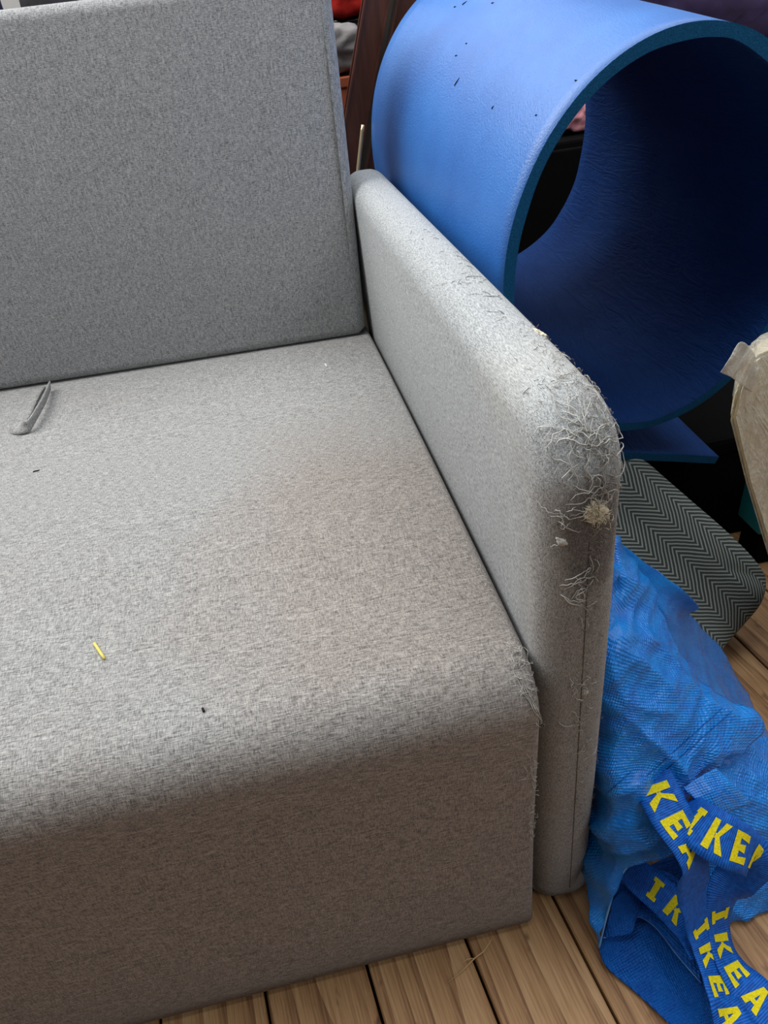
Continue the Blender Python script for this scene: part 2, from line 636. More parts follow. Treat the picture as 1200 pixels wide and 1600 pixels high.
# armrest: outline in (y, z), swept along x with a full round
A, YF, R2 = 0.653, 0.018, 0.062
prof = [(YF + 0.002, 0.010), (0.93, 0.010), (0.93, A - 0.05)] + arc(0.93 - 0.05, A - 0.05, 0.05, 0, 90, 6)[1:] + \
       arc(YF + R2, A - R2, R2, 90, 180, 12) + [(YF - 0.002, 0.3)]


def arm_conv(a, b, e):
    lean = 0.012 * (1 - b / A)            # foot of the arm stands a little farther out
    n = noise.noise(Vector((a * 9, b * 9, e * 9))) * 0.0025 if a < 0.25 else 0
    return Vector((e + lean, a + n, b + n))


me = loft(prof, 0.008, 0.0765, 0.028, arm_conv, step=0.012, nr=9, mid=0.006, foot=0.024)
armrest = keep(link('armrest', me, M['arm']), sofa)
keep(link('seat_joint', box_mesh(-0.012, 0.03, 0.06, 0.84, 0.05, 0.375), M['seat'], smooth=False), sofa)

bpy.context.view_layer.update()


def bvh_of(o):
    v = [o.matrix_world @ p.co for p in o.data.vertices]
    return BVHTree.FromPolygons(v, [tuple(p.vertices) for p in o.data.polygons])


BV = {'arm': bvh_of(armrest), 'seat': bvh_of(seat), 'back': bvh_of(backrest)}


def surf(u, v, *names):
    for k in range(14):
        h = surf1(u - 3 * k, v + k, *names)
        if h:
            return h
    return None


def surf1(u, v, *names):
    best = None
    d = ray_dir(u, v).normalized()
    for n in names:
        h = BV[n].ray_cast(CAM, d)
        if h[0] is not None and (best is None or h[3] < best[2]):
            best = (h[0], h[1] if h[1].dot(d) < 0 else -h[1], h[3])
    return best


# vertical seam down the armrest's front
seam = Tubes()
pts = []
for v in range(846, 1400, 12):
    t = (v - 690) / 700
    s = surf(928 - 38 * t ** 1.15, v, 'arm')
    if s:
        pts.append(s[0] + s[1] * 0.0002)
seam.add(pts, 0.00045, 1.0, 5)
keep(seam.build('seam', M['stitch']), armrest)
armrest_children = []


def fuzz(tubes, names, region, n, ln, rad, lift, curl=0.7, segs=5, edge=None):
    rnd = random
    for _ in range(n):
        u, v = region()
        s = surf1(u, v, *names)
        if not s:
            continue
        p, nn, _d = s
        t = nn.cross(Vector((rnd.gauss(0, 1), rnd.gauss(0, 1), rnd.gauss(0, 1))))
        if t.length < 1e-3:
            continue
        t.normalize()
        L = ln * rnd.uniform(0.5, 1.5)
        pts = [p - nn * 0.0004]
        d = t * 1.0 + nn * lift
        for k in range(segs):
            ax = nn
            d = (Matrix.Rotation(rnd.gauss(0, curl), 3, ax) @ d)
            d = d.normalized()
            q = pts[-1] + d * (L / segs)
            near = BV[names[0]].find_nearest(q)
            if near[0] is not None and lift < 1.0:
                hgt = lift * 0.0042 * math.sin(math.pi * (k + 1) / (segs + 0.6)) * rnd.uniform(0.5, 1.2) + 0.0004
                q = near[0] + near[1] * hgt
                nn = near[1]
                d = (q - pts[-1]).normalized()
            elif near[0] is not None and (q - near[0]).dot(near[1]) < 0.0004:
                q = near[0] + near[1] * 0.0008
            d = d - nn * (lift * 0.9 / segs)
            pts.append(q)
        tubes.add(pts, rad * rnd.uniform(0.7, 1.3))


def along(poly, spread):
    def f():
        t = random.random() * (len(poly) - 1)
        i = min(int(t), len(poly) - 2)
        a, b = poly[i], poly[i + 1]
        w = spread if not isinstance(spread, (list, tuple)) else spread[i]
        return (a[0] + (b[0] - a[0]) * (t - i) + random.gauss(0, w), a[1] + (b[1] - a[1]) * (t - i) + random.gauss(0, w))
    return f


# long pulled threads in the torn patch and down the front edge
tt = Tubes()
fuzz(tt, ['arm'], along([(905, 650), (915, 700), (912, 755)], 15), 46, 0.034, 0.00042, 0.6, 0.55, 10)
fuzz(tt, ['arm'], along([(940, 660), (945, 740), (935, 790)], 9), 34, 0.028, 0.0004, 0.6, 0.55, 9)
fuzz(tt, ['arm'], along([(925, 880), (915, 930), (912, 985)], 6), 24, 0.018, 0.0004, 0.5, 0.5, 7)
fuzz(tt, ['arm'], along([(905, 1040), (905, 1090), (912, 1160), (916, 1220)], 8), 30, 0.014, 0.00035, 0.5, 0.6, 6)
fuzz(tt, ['arm'], along([(880, 540), (920, 590), (945, 640)], 12), 60, 0.016, 0.00035, 0.5, 0.7, 6)
fuzz(tt, ['arm'], along([(878, 845), (882, 800), (885, 808)], 5), 12, 0.018, 0.00035, 0.7, 0.7, 8)
fuzz(tt, ['arm'], along([(845, 492), (862, 515), (880, 535)], 5), 16, 0.016, 0.0003, 1.1, 0.6, 8)
fuzz(tt, ['arm'], along([(715, 385), (722, 390)], 3), 6, 0.008, 0.0004, 1.3, 0.5, 5)
o = keep(tt.build('pulled_threads', M['thread']), armrest)
tag(o, None, None, kind='stuff')
# short fuzz all along the worn edge
fz = Tubes()
fuzz(fz, ['arm'], along([(830, 485), (900, 570), (950, 660), (945, 800), (930, 950), (918, 1120), (905, 1300)], [24, 22, 16, 16, 15, 13]), 1500, 0.006, 0.00016, 0.7, 0.8, 3)
o = keep(fz.build('worn_fuzz', M['thread_brown']), armrest)
tag(o, None, None, kind='stuff')
# dark hairs caught in the top of the arm
hh = Tubes()
fuzz(hh, ['arm'], along([(650, 350), (700, 400), (760, 450), (820, 500), (870, 560), (860, 610)], 20), 70, 0.007, 0.00024, 0.15, 0.5, 5)
fuzz(hh, ['arm'], along([(690, 400), (850, 530)], 14), 14, 0.015, 0.00024, 0.15, 0.35, 7)
o = keep(hh.build('dark_hairs', M['hair']), armrest)
tag(o, None, None, kind='stuff')


def tuft(u, v, rad, nfib, parent, mat, name):
    s = surf(u, v, 'arm')
    p, nn, _ = s
    bm = bmesh.new()
    bmesh.ops.create_icosphere(bm, subdivisions=3, radius=1)
    a = nn.orthogonal().normalized()
    b = nn.cross(a)
    for w in bm.verts:
        c = w.co.copy()
        k = 1 + 0.7 * noise.noise(c * 2.6 + Vector((u, v, 0)))
        w.co = p + a * (c.x * rad * k) + b * (c.y * rad * 1.25 * k) + nn * (c.z * rad * 0.3 * k)
    mm = bpy.data.meshes.new('mesh')
    bm.to_mesh(mm)
    bm.free()
    t_ = keep(link(name, mm, mat), parent)
    return t_


for u, v, rr in ((930, 799, 0.0075), (878, 847, 0.0032), (866, 514, 0.0055), (914, 1082, 0.003)):
    tuft(u, v, rr, 20, armrest, M['tuft'] if rr > 0.005 else M['thread'], 'stuffing_tuft')
ct = Tubes()
fuzz(ct, ['arm'], along([(928, 792), (932, 808)], 7), 220, 0.008, 0.0002, 0.8, 0.8, 4)
fuzz(ct, ['arm'], along([(868, 512), (872, 522)], 4), 60, 0.008, 0.0002, 1.0, 0.8, 4)
o = keep(ct.build('stuffing_fibres', M['tuft']), armrest)
tag(o, None, None, kind='stuff')

# frayed right edge of the seat front
st = Tubes()
fuzz(st, ['seat'], along([(738, 880), (765, 925)], 3), 14, 0.012, 0.0003, 0.8, 0.6, 6)
fuzz(st, ['seat'], along([(800, 1015), (815, 1035), (828, 1090)], 4), 40, 0.014, 0.0003, 0.8, 0.6, 6)
fuzz(st, ['seat'], along([(831, 1180), (829, 1240), (829, 1330)], 2), 34, 0.011, 0.00028, 0.9, 0.6, 6)
# the long loose yarn hanging at the corner
for off in (0, 3, 6):
    pts = []
    for (u, v) in [(808, 1052), (818, 1068), (826, 1085), (834, 1098), (840, 1112), (848, 1124), (852, 1133), (846, 1136), (842, 1126)]:
        s = surf(u - off, v + random.uniform(-2, 2), 'seat', 'arm')
        pts.append(s[0] + s[1] * 0.0015)
    pts = [catmull(pts, k / 24) for k in range(25)]
    st.add(pts, 0.0005)
o = keep(st.build('frayed_edge', M['thread']), seat)
tag(o, None, None, kind='stuff')
# fine lint on the seat and the front panel
lf = Tubes()


def reg(u0, u1, v0, v1):
    return lambda: (random.uniform(u0, u1), random.uniform(v0, v1))


fuzz(lf, ['seat'], reg(150, 830, 1080, 1450), 160, 0.005, 0.00012, 0.25, 0.4, 4)
fuzz(lf, ['seat'], reg(0, 700, 640, 1100), 90, 0.004, 0.00012, 0.25, 0.4, 4)
o = keep(lf.build('lint', M['thread']), seat)
tag(o, None, None, kind='stuff')


def ribbon(path, sides, widths, thick, n=60, nw=6):
    """strip with thickness; returns mesh with UVs in metres and the surface function"""
    def frame(t):
        p = catmull(path, t)
        tg = (catmull(path, min(1, t + 0.004)) - catmull(path, max(0, t - 0.004))).normalized()
        s = lerp(sides, t)
        s = (s - tg * s.dot(tg)).normalized()
        return p, s, tg.cross(s).normalized(), lerp(widths, t)

    lens = [0.0]
    for i in range(n):
        lens.append(lens[-1] + (catmull(path, (i + 1) / n) - catmull(path, i / n)).length)
    verts, faces, uvs = [], [], []
    for i in range(n + 1):
        p, s, nn, w = frame(i / n)
        for k in range(nw + 1):
            x = k / nw - 0.5
            verts.append(p + s * (x * w) + nn * (thick / 2))
            uvs.append((lens[i], x * w))
        for k in range(nw + 1):
            x = k / nw - 0.5
            verts.append(p + s * (x * w) - nn * (thick / 2))
            uvs.append((lens[i], x * w))
    st_ = 2 * (nw + 1)
    for i in range(n):
        a, b = i * st_, (i + 1) * st_
        for k in range(nw):
            faces.append((a + k, a + k + 1, b + k + 1, b + k))
            faces.append((a + nw + 1 + k + 1, a + nw + 1 + k, b + nw + 1 + k, b + nw + 1 + k + 1))
        faces.append((a, b, b + nw + 1, a + nw + 1))
        faces.append((a + nw, a + 2 * nw + 1, b + 2 * nw + 1, b + nw))
    for a in (0, n * st_):
        for k in range(nw):
            faces.append((a + k, a + k + 1, a + nw + 2 + k, a + nw + 1 + k))
    me = mesh(verts, faces)
    uvl = me.uv_layers.new(name='UVMap')
    for lp in me.loops:
        uvl.data[lp.index].uv = uvs[lp.vertex_index]
    return me, frame, lens[-1]


# fabric pull loop at the seat's back edge
P_ = [az((60, 606, 0.424)), az((50, 622, 0.427)), az((38, 648, 0.428)), az((27, 667, 0.4285)), az((30, 670, 0.431)), az((45, 664, 0.436)),
      az((58, 644, 0.438)), az((70, 622, 0.436)), az((78, 602, 0.432))]
S_ = [Vector((1, 0.1, 0)), Vector((1, 0.2, 0)), Vector((0.95, 0.4, 0)), Vector((0.9, 0.5, 0.1)), Vector((0.7, 0.4, 0.6)), Vector((0.2, 0.1, 1)),
      Vector((0.2, 0.0, 1)), Vector((0.25, 0.0, 1)), Vector((0.3, 0.0, 1))]
me, _f, _l = ribbon(P_, S_, [0.022, 0.021, 0.021, 0.02, 0.018, 0.015, 0.014, 0.014, 0.014], 0.0022, 48, 4)
keep(link('pull_loop', me, M['seat']), sofa)

# ------------------------------------------------------------------ rolled blue foam mat
mat_root = empty('foam_mat', (0.325, 0.437, 0.33))
tag(mat_root, 'blue foam mat rolled into a wide open tube beside the armrest', 'foam mat')
axis = Vector((-0.07087, 0.99134, 0.11054)).normalized()
hx = Vector((axis.y, -axis.x, 0)).normalized()
ux = hx.cross(axis).normalized()
if ux.z < 0:
    ux = -ux
cen = Vector((0.325, 0.437, 0.582))
TH = 0.0135
a_, b_, tl = 0.206 - TH / 2, 0.257 - TH / 2, 0.207


def ell(deg, off=0.0):
    t = math.radians(deg)
    x, y = (a_ + off) * math.cos(t), (b_ + off) * math.sin(t)
    return Vector((x * math.cos(tl) - y * math.sin(tl), x * math.sin(tl) + y * math.cos(tl)))


curve = []
for d in range(-156, 233, 4):
    k = max(0.0, min(1.0, 1 - (d + 124) / 80.0))
    curve.append(ell(d, -TH * 1.15 * k))
# the loose end runs on flat below the roll
curve += [Vector((-0.065, -0.272)), Vector((-0.014, -0.286)), Vector((0.05, -0.306)), Vector((0.11, -0.326)), Vector((0.165, -0.344))]
cs = [catmull(curve, i / 260) for i in range(261)]
L_ = 0.577
NL = 24


def mat_pt(c, s, nrm, off):
    q = c + nrm * off
    return cen + hx * q.x + ux * q.y + axis * s


verts, fo, fi, fc = [], [], [], []
nrm = []
for i in range(len(cs)):
    t = cs[min(i + 1, len(cs) - 1)] - cs[max(i - 1, 0)]
    t.normalize()
    nrm.append(Vector((t.y, -t.x)))       # outward for this winding
n = len(cs)
for j in range(NL + 1):
    s = L_ * j / NL
    for i in range(n):
        wob = 0.0015 * noise.noise(Vector((cs[i].x * 7, cs[i].y * 7, s * 6)))
        verts.append(mat_pt(cs[i], s, nrm[i], TH / 2 + wob))
for j in range(NL + 1):
    s = L_ * j / NL
    for i in range(n):
        wob = 0.0025 * noise.noise(Vector((cs[i].x * 16, cs[i].y * 16 + 9, s * 10)))
        verts.append(mat_pt(cs[i], s, nrm[i], -TH / 2 + wob))
B0 = (NL + 1) * n
for j in range(NL):
    for i in range(n - 1):
        fo.append((j * n + i, j * n + i + 1, (j + 1) * n + i + 1, (j + 1) * n + i))
        fi.append((B0 + j * n + i + 1, B0 + j * n + i, B0 + (j + 1) * n + i, B0 + (j + 1) * n + i + 1))
for i in range(n - 1):
    fc.append((i, B0 + i, B0 + i + 1, i + 1))
    e = NL * n
    fc.append((e + i, e + i + 1, B0 + e + i + 1, B0 + e + i))
for j in range(NL):
    fc.append((j * n, (j + 1) * n, B0 + (j + 1) * n, B0 + j * n))
    fc.append((j * n + n - 1, B0 + j * n + n - 1, B0 + (j + 1) * n + n - 1, (j + 1) * n + n - 1))
me = mesh(verts, fo + fi + fc)
me.materials.append(M['foam'])
me.materials.append(M['foam_in_shaded'])
me.materials.append(M['foam_cut'])
idx = [0] * len(fo) + [1] * len(fi) + [2] * len(fc)
me.polygons.foreach_set('material_index', idx)
rolled = keep(link('rolled_sheet', me, None), mat_root)
for p in list(me.polygons)[len(fo) + len(fi):]:
    p.use_smooth = False
bpy.context.view_layer.update()
BV['mat'] = bvh_of(rolled)
# small gouges and crumbs on the foam
for (u, v, L, an) in ((714, 128, 0.011, -0.9), (713, 87, 0.004, 0.3), (729, 68, 0.003, 0.2), (770, 168, 0.004, -1.0), (726, 5, 0.008, -0.6), (711, 11, 0.004, 0.2), (838, 180, 0.003, 0.4), (900, 126, 0.003, 0.5), (770, 5, 0.004, 0.0)):
    s = surf(u, v, 'mat')
    if not s:
        continue
    t = (s[1].cross(RIGHT * math.sin(an) + UP * math.cos(an))).normalized()
    g = Tubes()
    sd = s[1].cross(t)
    g.add([s[0] - t * L / 2, s[0] + s[1] * 0.0004 + sd * 0.0003, s[0] + t * L * 0.3 + s[1] * 0.0005, s[0] + t * L / 2 + s[1] * 0.0006], 0.0009, 0.5, 5)
    keep(g.build('gouge', M['seam']), mat_root)

# ------------------------------------------------------------------ blue shopping bag
bag = empty('shopping_bag', (0.17, 0.05, 0))
tag(bag, 'crumpled glossy blue woven plastic carrier bag slumped beside the armrest', 'bag')


def patch(name, rows, mat, nu=40, nv=50, wr=0.006, freq=22, thick=0.0012, seed=0.0, edge_keep=0.0):
    R = [[az(t) for t in row] for row in rows]
    V = []
    for j in range(nv + 1):
        col = [catmull(row, 0) for row in R]
        line = None
        for i in range(nu + 1):
            c = [catmull(row, i / nu) for row in R]
            V.append(catmull(c, j / nv))
    faces = []
    w = nu + 1
    for j in range(nv):
        for i in range(nu):
            faces.append((j * w + i, j * w + i + 1, (j + 1) * w + i + 1, (j + 1) * w + i))
    # creases
    nor = [Vector((0, 0, 0)) for _ in V]
    for f in faces:
        nn = (V[f[2]] - V[f[0]]).cross(V[f[3]] - V[f[1]])
        for k in f:
            nor[k] += nn
    out = []
    for q, p in enumerate(V):
        nn = nor[q].normalized() if nor[q].length > 0 else Vector((0, 0, 1))
        if nn.dot(CAM - p) < 0:
            nn = -nn
        i, j = q % w, q // w
        k1 = p.dot(Vector((0.55, -0.35, -0.75)))      # folds run down along the sheet
        k2 = p.dot(Vector((0.80, 0.10, 0.59)))
        k3 = p.dot(Vector((0.2, 0.93, 0.3)))
        s = Vector((k1 * freq * 0.45 + seed, k2 * freq * 1.5, k3 * freq * 0.6))
        rdg = 1 - (abs(noise.noise(s)) * 2) ** 0.8
        s2 = Vector((k1 * freq * 2.6, k2 * freq * 0.7 + seed, k3 * freq))
        r2 = 1 - (abs(noise.noise(s2)) * 2) ** 0.8
        e = 1.0
        if edge_keep:
            e = min(1.0, (min(i, nu - i, j, nv - j) / (nu * edge_keep)) * 0.8 + 0.2)
        out.append(p + nn * (e * wr * (rdg - 0.4 + 0.4 * r2)))
    for q in out:
        q.z = max(q.z, 0.003)
    me = bpy.data.meshes.new('mesh')
    me.from_pydata([tuple(v) for v in out], [], faces)
    me.update()
    uvl = me.uv_layers.new(name='UVMap')
    d0 = (R[-1][len(R[0]) // 2] - R[0][len(R[0]) // 2]).length
    md = R[len(R) // 2]
    d1 = (md[-1] - md[0]).length
    for lp in me.loops:
        k = lp.vertex_index
        uvl.data[lp.index].uv = ((k % w) / nu * d1, (k // w) / nv * d0)
    o = keep(link(name, me, mat), bag)
    sm = o.modifiers.new('thickness', 'SOLIDIFY')
    sm.thickness = thick
    sm.offset = 0
    return o


XA = 0.104
upper = [
    [(942, 826, 'x', XA + 0.03), (948, 832, 0.405), (953, 836, 0.405), (958, 841, 0.40), (962, 846, 0.395)],
    [(932, 925, 'x', XA), (955, 925, 0.37), (975, 920, 0.365), (992, 912, 0.355), (1008, 915, 0.335)],
    [(918, 1035, 'x', XA), (948, 1035, 0.325), (985, 1025, 0.325), (1025, 1020, 0.30), (1062, 1022, 0.268)],
    [(908, 1120, 'x', XA), (945, 1115, 0.27), (1000, 1108, 0.275), (1060, 1092, 0.26), (1112, 1080, 0.22)],
    [(904, 1210, 'x', XA), (942, 1200, 0.22), (1000, 1180, 0.24), (1080, 1162, 0.22), (1186, 1138, 0.18)],
    [(906, 1290, 'x', XA - 0.002), (942, 1270, 0.17), (985, 1250, 0.20), (1035, 1236, 0.195), (1092, 1215, 0.175)],
    [(922, 1385, 0.05), (938, 1350, 0.10), (962, 1325, 0.14), (1000, 1305, 0.16), (1055, 1290, 0.16)],
    [(936, 1482, 0.012), (948, 1432, 0.05), (963, 1385, 0.09), (990, 1347, 0.122), (1053, 1324, 0.135)],
]
up_o = patch('upper_panel', upper, M['bag'], 80, 110, 0.0105, 16, seed=1.3)
back = [
    [(950, 838, 0.385), (957, 842, 0.384), (962, 846, 0.38), (966, 850, 0.375)],
    [(990, 915, 0.33), (1020, 915, 0.325), (1055, 922, 0.31), (1087, 941, 0.285)],
    [(1030, 1000, 0.27), (1045, 985, 0.27), (1062, 972, 0.255), (1077, 962, 0.235)],
    [(1060, 1050, 0.22), (1080, 1035, 0.21), (1102, 1025, 0.17), (1124, 1014, 0.12)],
    [(1100, 1120, 0.17), (1120, 1105, 0.15), (1142, 1093, 0.10), (1163, 1080, 0.03)],
    [(1140, 1175, 0.15), (1160, 1165, 0.13), (1182, 1158, 0.08), (1203, 1150, 0.01)],
    [(1170, 1250, 0.11), (1195, 1240, 0.10), (1220, 1235, 0.06), (1248, 1230, 0.008)],
]
patch('back_panel', back, M['bag'], 40, 60, 0.004, 24, seed=7.7)
right = [
    [(1085, 1205, 0.165), (1130, 1165, 0.165), (1180, 1150, 0.15), (1230, 1165, 0.11), (1280, 1190, 0.05)],
    [(1078, 1270, 0.13), (1125, 1245, 0.145), (1180, 1235, 0.13), (1235, 1240, 0.10), (1290, 1255, 0.04)],
    [(1078, 1340, 0.08), (1130, 1320, 0.09), (1185, 1312, 0.085), (1240, 1312, 0.06), (1300, 1320, 0.03)],
    [(1088, 1400, 0.035), (1135, 1392, 0.04), (1190, 1380, 0.04), (1250, 1375, 0.03), (1310, 1375, 0.02)],
    [(1095, 1455, 0.005), (1145, 1441, 0.005), (1200, 1427, 0.005), (1260, 1417, 0.005), (1320, 1415, 0.005)],
]
patch('side_panel', right, M['bag'], 50, 50, 0.006, 19, seed=3.1)
fold = [
    [(1068, 1232, 0.195), (1092, 1214, 0.197), (1118, 1200, 0.195)],
    [(1095, 1258, 0.18), (1120, 1240, 0.185), (1146, 1226, 0.18)],
    [(1116, 1284, 0.155), (1143, 1268, 0.16), (1172, 1254, 0.155)],
]
patch('folded_corner', fold, M['bag'], 18, 18, 0.002, 30, seed=9.0)
lower = [
    [(936, 1486, 0.006), (952, 1430, 0.008), (972, 1375, 0.01), (1060, 1335, 0.012)],
    [(948, 1512, 0.006), (985, 1470, 0.008), (1025, 1430, 0.01), (1080, 1390, 0.012)],
    [(1000, 1556, 0.006), (1028, 1522, 0.008), (1062, 1490, 0.01), (1105, 1460, 0.012)],
    [(1050, 1604, 0.006), (1072, 1577, 0.008), (1097, 1552, 0.01), (1118, 1535, 0.012)],
    [(1102, 1650, 0.006), (1122, 1630, 0.008), (1142, 1612, 0.01), (1155, 1603, 0.012)],
]
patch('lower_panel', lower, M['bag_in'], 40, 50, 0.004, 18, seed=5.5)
inner = [
    [(942, 1466, 0.016), (966, 1462, 0.02), (986, 1457, 0.022), (995, 1433, 0.028), (1024, 1449, 0.028), (1058, 1493, 0.028), (1095, 1536, 0.026)],
    [(948, 1440, 0.03), (970, 1425, 0.034), (990, 1415, 0.036), (1012, 1400, 0.038), (1040, 1410, 0.038), (1070, 1450, 0.034), (1100, 1495, 0.03)],
    [(956, 1408, 0.05), (975, 1385, 0.055), (995, 1370, 0.06), (1025, 1360, 0.06), (1055, 1370, 0.055), (1085, 1410, 0.045), (1108, 1455, 0.035)],
]
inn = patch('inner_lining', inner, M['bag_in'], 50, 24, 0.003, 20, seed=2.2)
# twin stitched seams across the upper panel
bpy.context.view_layer.update()
BV['bag'] = bvh_of(up_o)
sm_ = Tubes()
for (p, q) in (((1010, 1212), (1128, 1106)), ((1020, 1220), (1142, 1112)), ((948, 1240), (985, 1205))):
    ln_ = []
    for k in range(25):
        t = k / 24
        h_ = surf1(p[0] + (q[0] - p[0]) * t, p[1] + (q[1] - p[1]) * t, 'bag')
        if h_:
            ln_.append(h_[0] + h_[1] * 0.0009)
    if len(ln_) > 3:
        sm_.add(ln_, 0.0004, 0.9, 4)
M['seam_blue'] = plain('dark_blue_stitching', (0, 70, 146), 0.6, 0.2)
keep(sm_.build('stitched_seam', M['seam_blue']), bag)
# stitched hems along the mouth and the lining's edge
hm = Tubes()
row = [az(t) for t in upper[-1]]
hm.add([catmull(row, k / 40) + Vector((0, 0, 0.0015)) for k in range(41)], 0.0012, 0.8, 5)
row = [az(t) for t in inner[0]]
hm.add([catmull(row, k / 40) + Vector((0, 0, 0.001)) for k in range(41)], 0.0009, 0.8, 5)
keep(hm.build('hem', M['hem']), bag)

LET = {
    'I': [[(.22, 0), (.78, 0), (.78, .2), (.22, .2)], [(.22, .8), (.78, .8), (.78, 1), (.22, 1)], [(.34, .2), (.66, .2), (.66, .8), (.34, .8)]],
    'K': [[(.05, 0), (.36, 0), (.36, 1), (.05, 1)], [(.36, .42), (.66, 1), (.98, 1), (.52, .42)], [(.36, .58), (.55, .58), (1, 0), (.64, 0)]],
    'E': [[(.08, 0), (.4, 0), (.4, 1), (.08, 1)], [(.4, 0), (.92, 0), (.92, .26), (.4, .2)], [(.4, .4), (.75, .36), (.75, .64), (.4, .6)], [(.4, .8), (.92, .74), (.92, 1), (.4, 1)]],
    'A': [[(0, 0), (.32, 0), (.58, 1), (.36, 1)], [(.68, 0), (1, 0), (.64, 1), (.42, 1)], [(.25, .22), (.78, .22), (.7, .4), (.32, .4)]],
}


def view_side(p, tg, phi):
    vd = (p - CAM).normalized()
    s = tg.cross(vd).normalized()
    return s * math.cos(phi) + vd * math.sin(phi)


def handle(pts, start, flip=1, w0=0.042):
    path = [az(t[:3]) for t in pts]
    sides, widths = [], []
    for i, p in enumerate(path):
        tg = (path[min(i + 1, len(path) - 1)] - path[max(i - 1, 0)]).normalized()
        sides.append(view_side(p, tg, pts[i][3]))
        widths.append(w0 if len(pts[i]) < 5 else pts[i][4])
    me, frame, L = ribbon(path, sides, widths, 0.0016, 110, 6)
    h = keep(link('handle', me, M['strap']), bag)
    u = start
    word = 'IKEA'
    k = 0
    while u < L - 0.03:
        ch_ = word[k % 4]
        cw, hh_ = 0.024, 0.62
        if ch_ == 'I':
            cw = 0.02
        verts, faces = [], []
        for sgn in (1, -1):
            for q in LET[ch_]:
                b = len(verts)
                nx, ny = 4, 4
                for jj in range(ny + 1):
                    for ii in range(nx + 1):
                        s, t = ii / nx, jj / ny
                        x = (q[0][0] * (1 - s) + q[1][0] * s) * (1 - t) + (q[3][0] * (1 - s) + q[2][0] * s) * t
                        y = (q[0][1] * (1 - s) + q[1][1] * s) * (1 - t) + (q[3][1] * (1 - s) + q[2][1] * s) * t
                        p, sd, nn, w = frame(min(1, (u + x * cw) / L))
                        verts.append(p + sd * (flip * (y - 0.5) * hh_ * w) + nn * (sgn * 0.0014))
                for jj in range(ny):
                    for ii in range(nx):
                        a = b + jj * (nx + 1) + ii
                        faces.append((a, a + 1, a + nx + 2, a + nx + 1))
        o = link('letter', mesh(verts, faces), M['yellow'])
        o.parent = h
        o.matrix_parent_inverse = h.matrix_parent_inverse.copy() @ Matrix.Identity(4)
        o.matrix_parent_inverse = Matrix.Identity(4)
        u += cw + 0.006 + (0.06 if k % 4 == 3 else 0)
        k += 1
    return h


handle([(1004, 1190, 0.208, 0.0), (1014, 1206, 0.208, 0.0), (1030, 1241, 0.206, 0.05), (1051, 1279, 0.198, 0.3), (1070, 1310, 0.186, 0.7), (1083, 1345, 0.165, 1.15), (1083, 1377, 0.135, 1.05),
        (1085, 1409, 0.10, 1.15), (1093, 1447, 0.07, 0.95), (1103, 1481, 0.055, 0.9), (1115, 1521, 0.045, 1.0), (1128, 1559, 0.04, 0.95), (1144, 1596, 0.03, 0.5), (1165, 1635, 0.028, 0.4)], 0.012)
handle([(1062, 1262, 0.175, 0.5), (1080, 1278, 0.19, 0.25, 0.048), (1108, 1299, 0.195, 0.0, 0.05), (1138, 1316, 0.19, 0.0, 0.05), (1164, 1328, 0.175, 0.4, 0.046), (1178, 1340, 0.15, 1.3),
        (1170, 1356, 0.125, 0.6), (1148, 1376, 0.10, 0.3), (1128, 1407, 0.075, 1.0), (1123, 1447, 0.05, 1.05), (1131, 1487, 0.038, 1.0), (1150, 1521, 0.032, 0.8), (1177, 1553, 0.028, 0.3), (1202, 1582, 0.024, 0.2), (1230, 1610, 0.02, 0.1)], 0.02)
handle([(980, 1352, 0.07, 0.8), (998, 1370, 0.064, 0.6), (1020, 1388, 0.058, 0.5), (1044, 1410, 0.052, 0.5), (1064, 1434, 0.046, 0.6), (1080, 1462, 0.04, 0.9), (1096, 1500, 0.035, 1.1)], 0.03)

# ------------------------------------------------------------------ chevron cushion
def cushion(name, centre, e1, e2, sx, sy, th, mat, rot_uv, parent=None):
    e1 = e1.normalized()
    e3 = e1.cross(e2).normalized()
    e2 = e3.cross(e1).normalized()
    N = 36
    verts, uvs = [], []
    faces = []
    for side in (1, -1):
        for j in range(N + 1):
            for i in range(N + 1):
                x, y = 2 * i / N - 1, 2 * j / N - 1
                px = x * (1 - 0.10 * (1 - x * x) * 0 - 0.09 * (y * y) * 0) * sx * (1 - 0.07 * (1 - y * y) * 0 )
                # sides draw in between the corners
                qx = x * sx * (1 - 0.06 * (1 - y * y) * abs(x))
                qy = y * sy * (1 - 0.06 * (1 - x * x) * abs(y))
                hgt = th * ((1 - x ** 4) * (1 - y ** 4)) ** 0.55
                kk = max(abs(x), abs(y)) / max(1e-6, (abs(x) ** 3.6 + abs(y) ** 3.6) ** (1 / 3.6))
                qx *= kk
                qy *= kk
                wv = 0.004 * noise.noise(Vector((x * 3, y * 3, side)))
                verts.append(centre + e1 * qx + e2 * qy + e3 * (side * hgt + wv))
                c, s = math.cos(rot_uv), math.sin(rot_uv)
                uvs.append((qx * c - qy * s, qx * s + qy * c))
    w = N + 1
    for k in range(2):
        b = k * w * w
        for j in range(N):
            for i in range(N):
                f = (b + j * w + i, b + j * w + i + 1, b + (j + 1) * w + i + 1, b + (j + 1) * w + i)
                faces.append(f if k == 0 else f[::-1])
    me = bpy.data.meshes.new('mesh')
    me.from_pydata([tuple(v) for v in verts], [], faces)
    me.update()
    uvl = me.uv_layers.new(name='UVMap')
    for lp in me.loops:
        uvl.data[lp.index].uv = uvs[lp.vertex_index]
    bm = bmesh.new()
    bm.from_mesh(me)
    bmesh.ops.remove_doubles(bm, verts=bm.verts, dist=0.0005)
    bm.to_mesh(me)
    bm.free()
    return link(name, me, mat, parent), e1, e2, e3


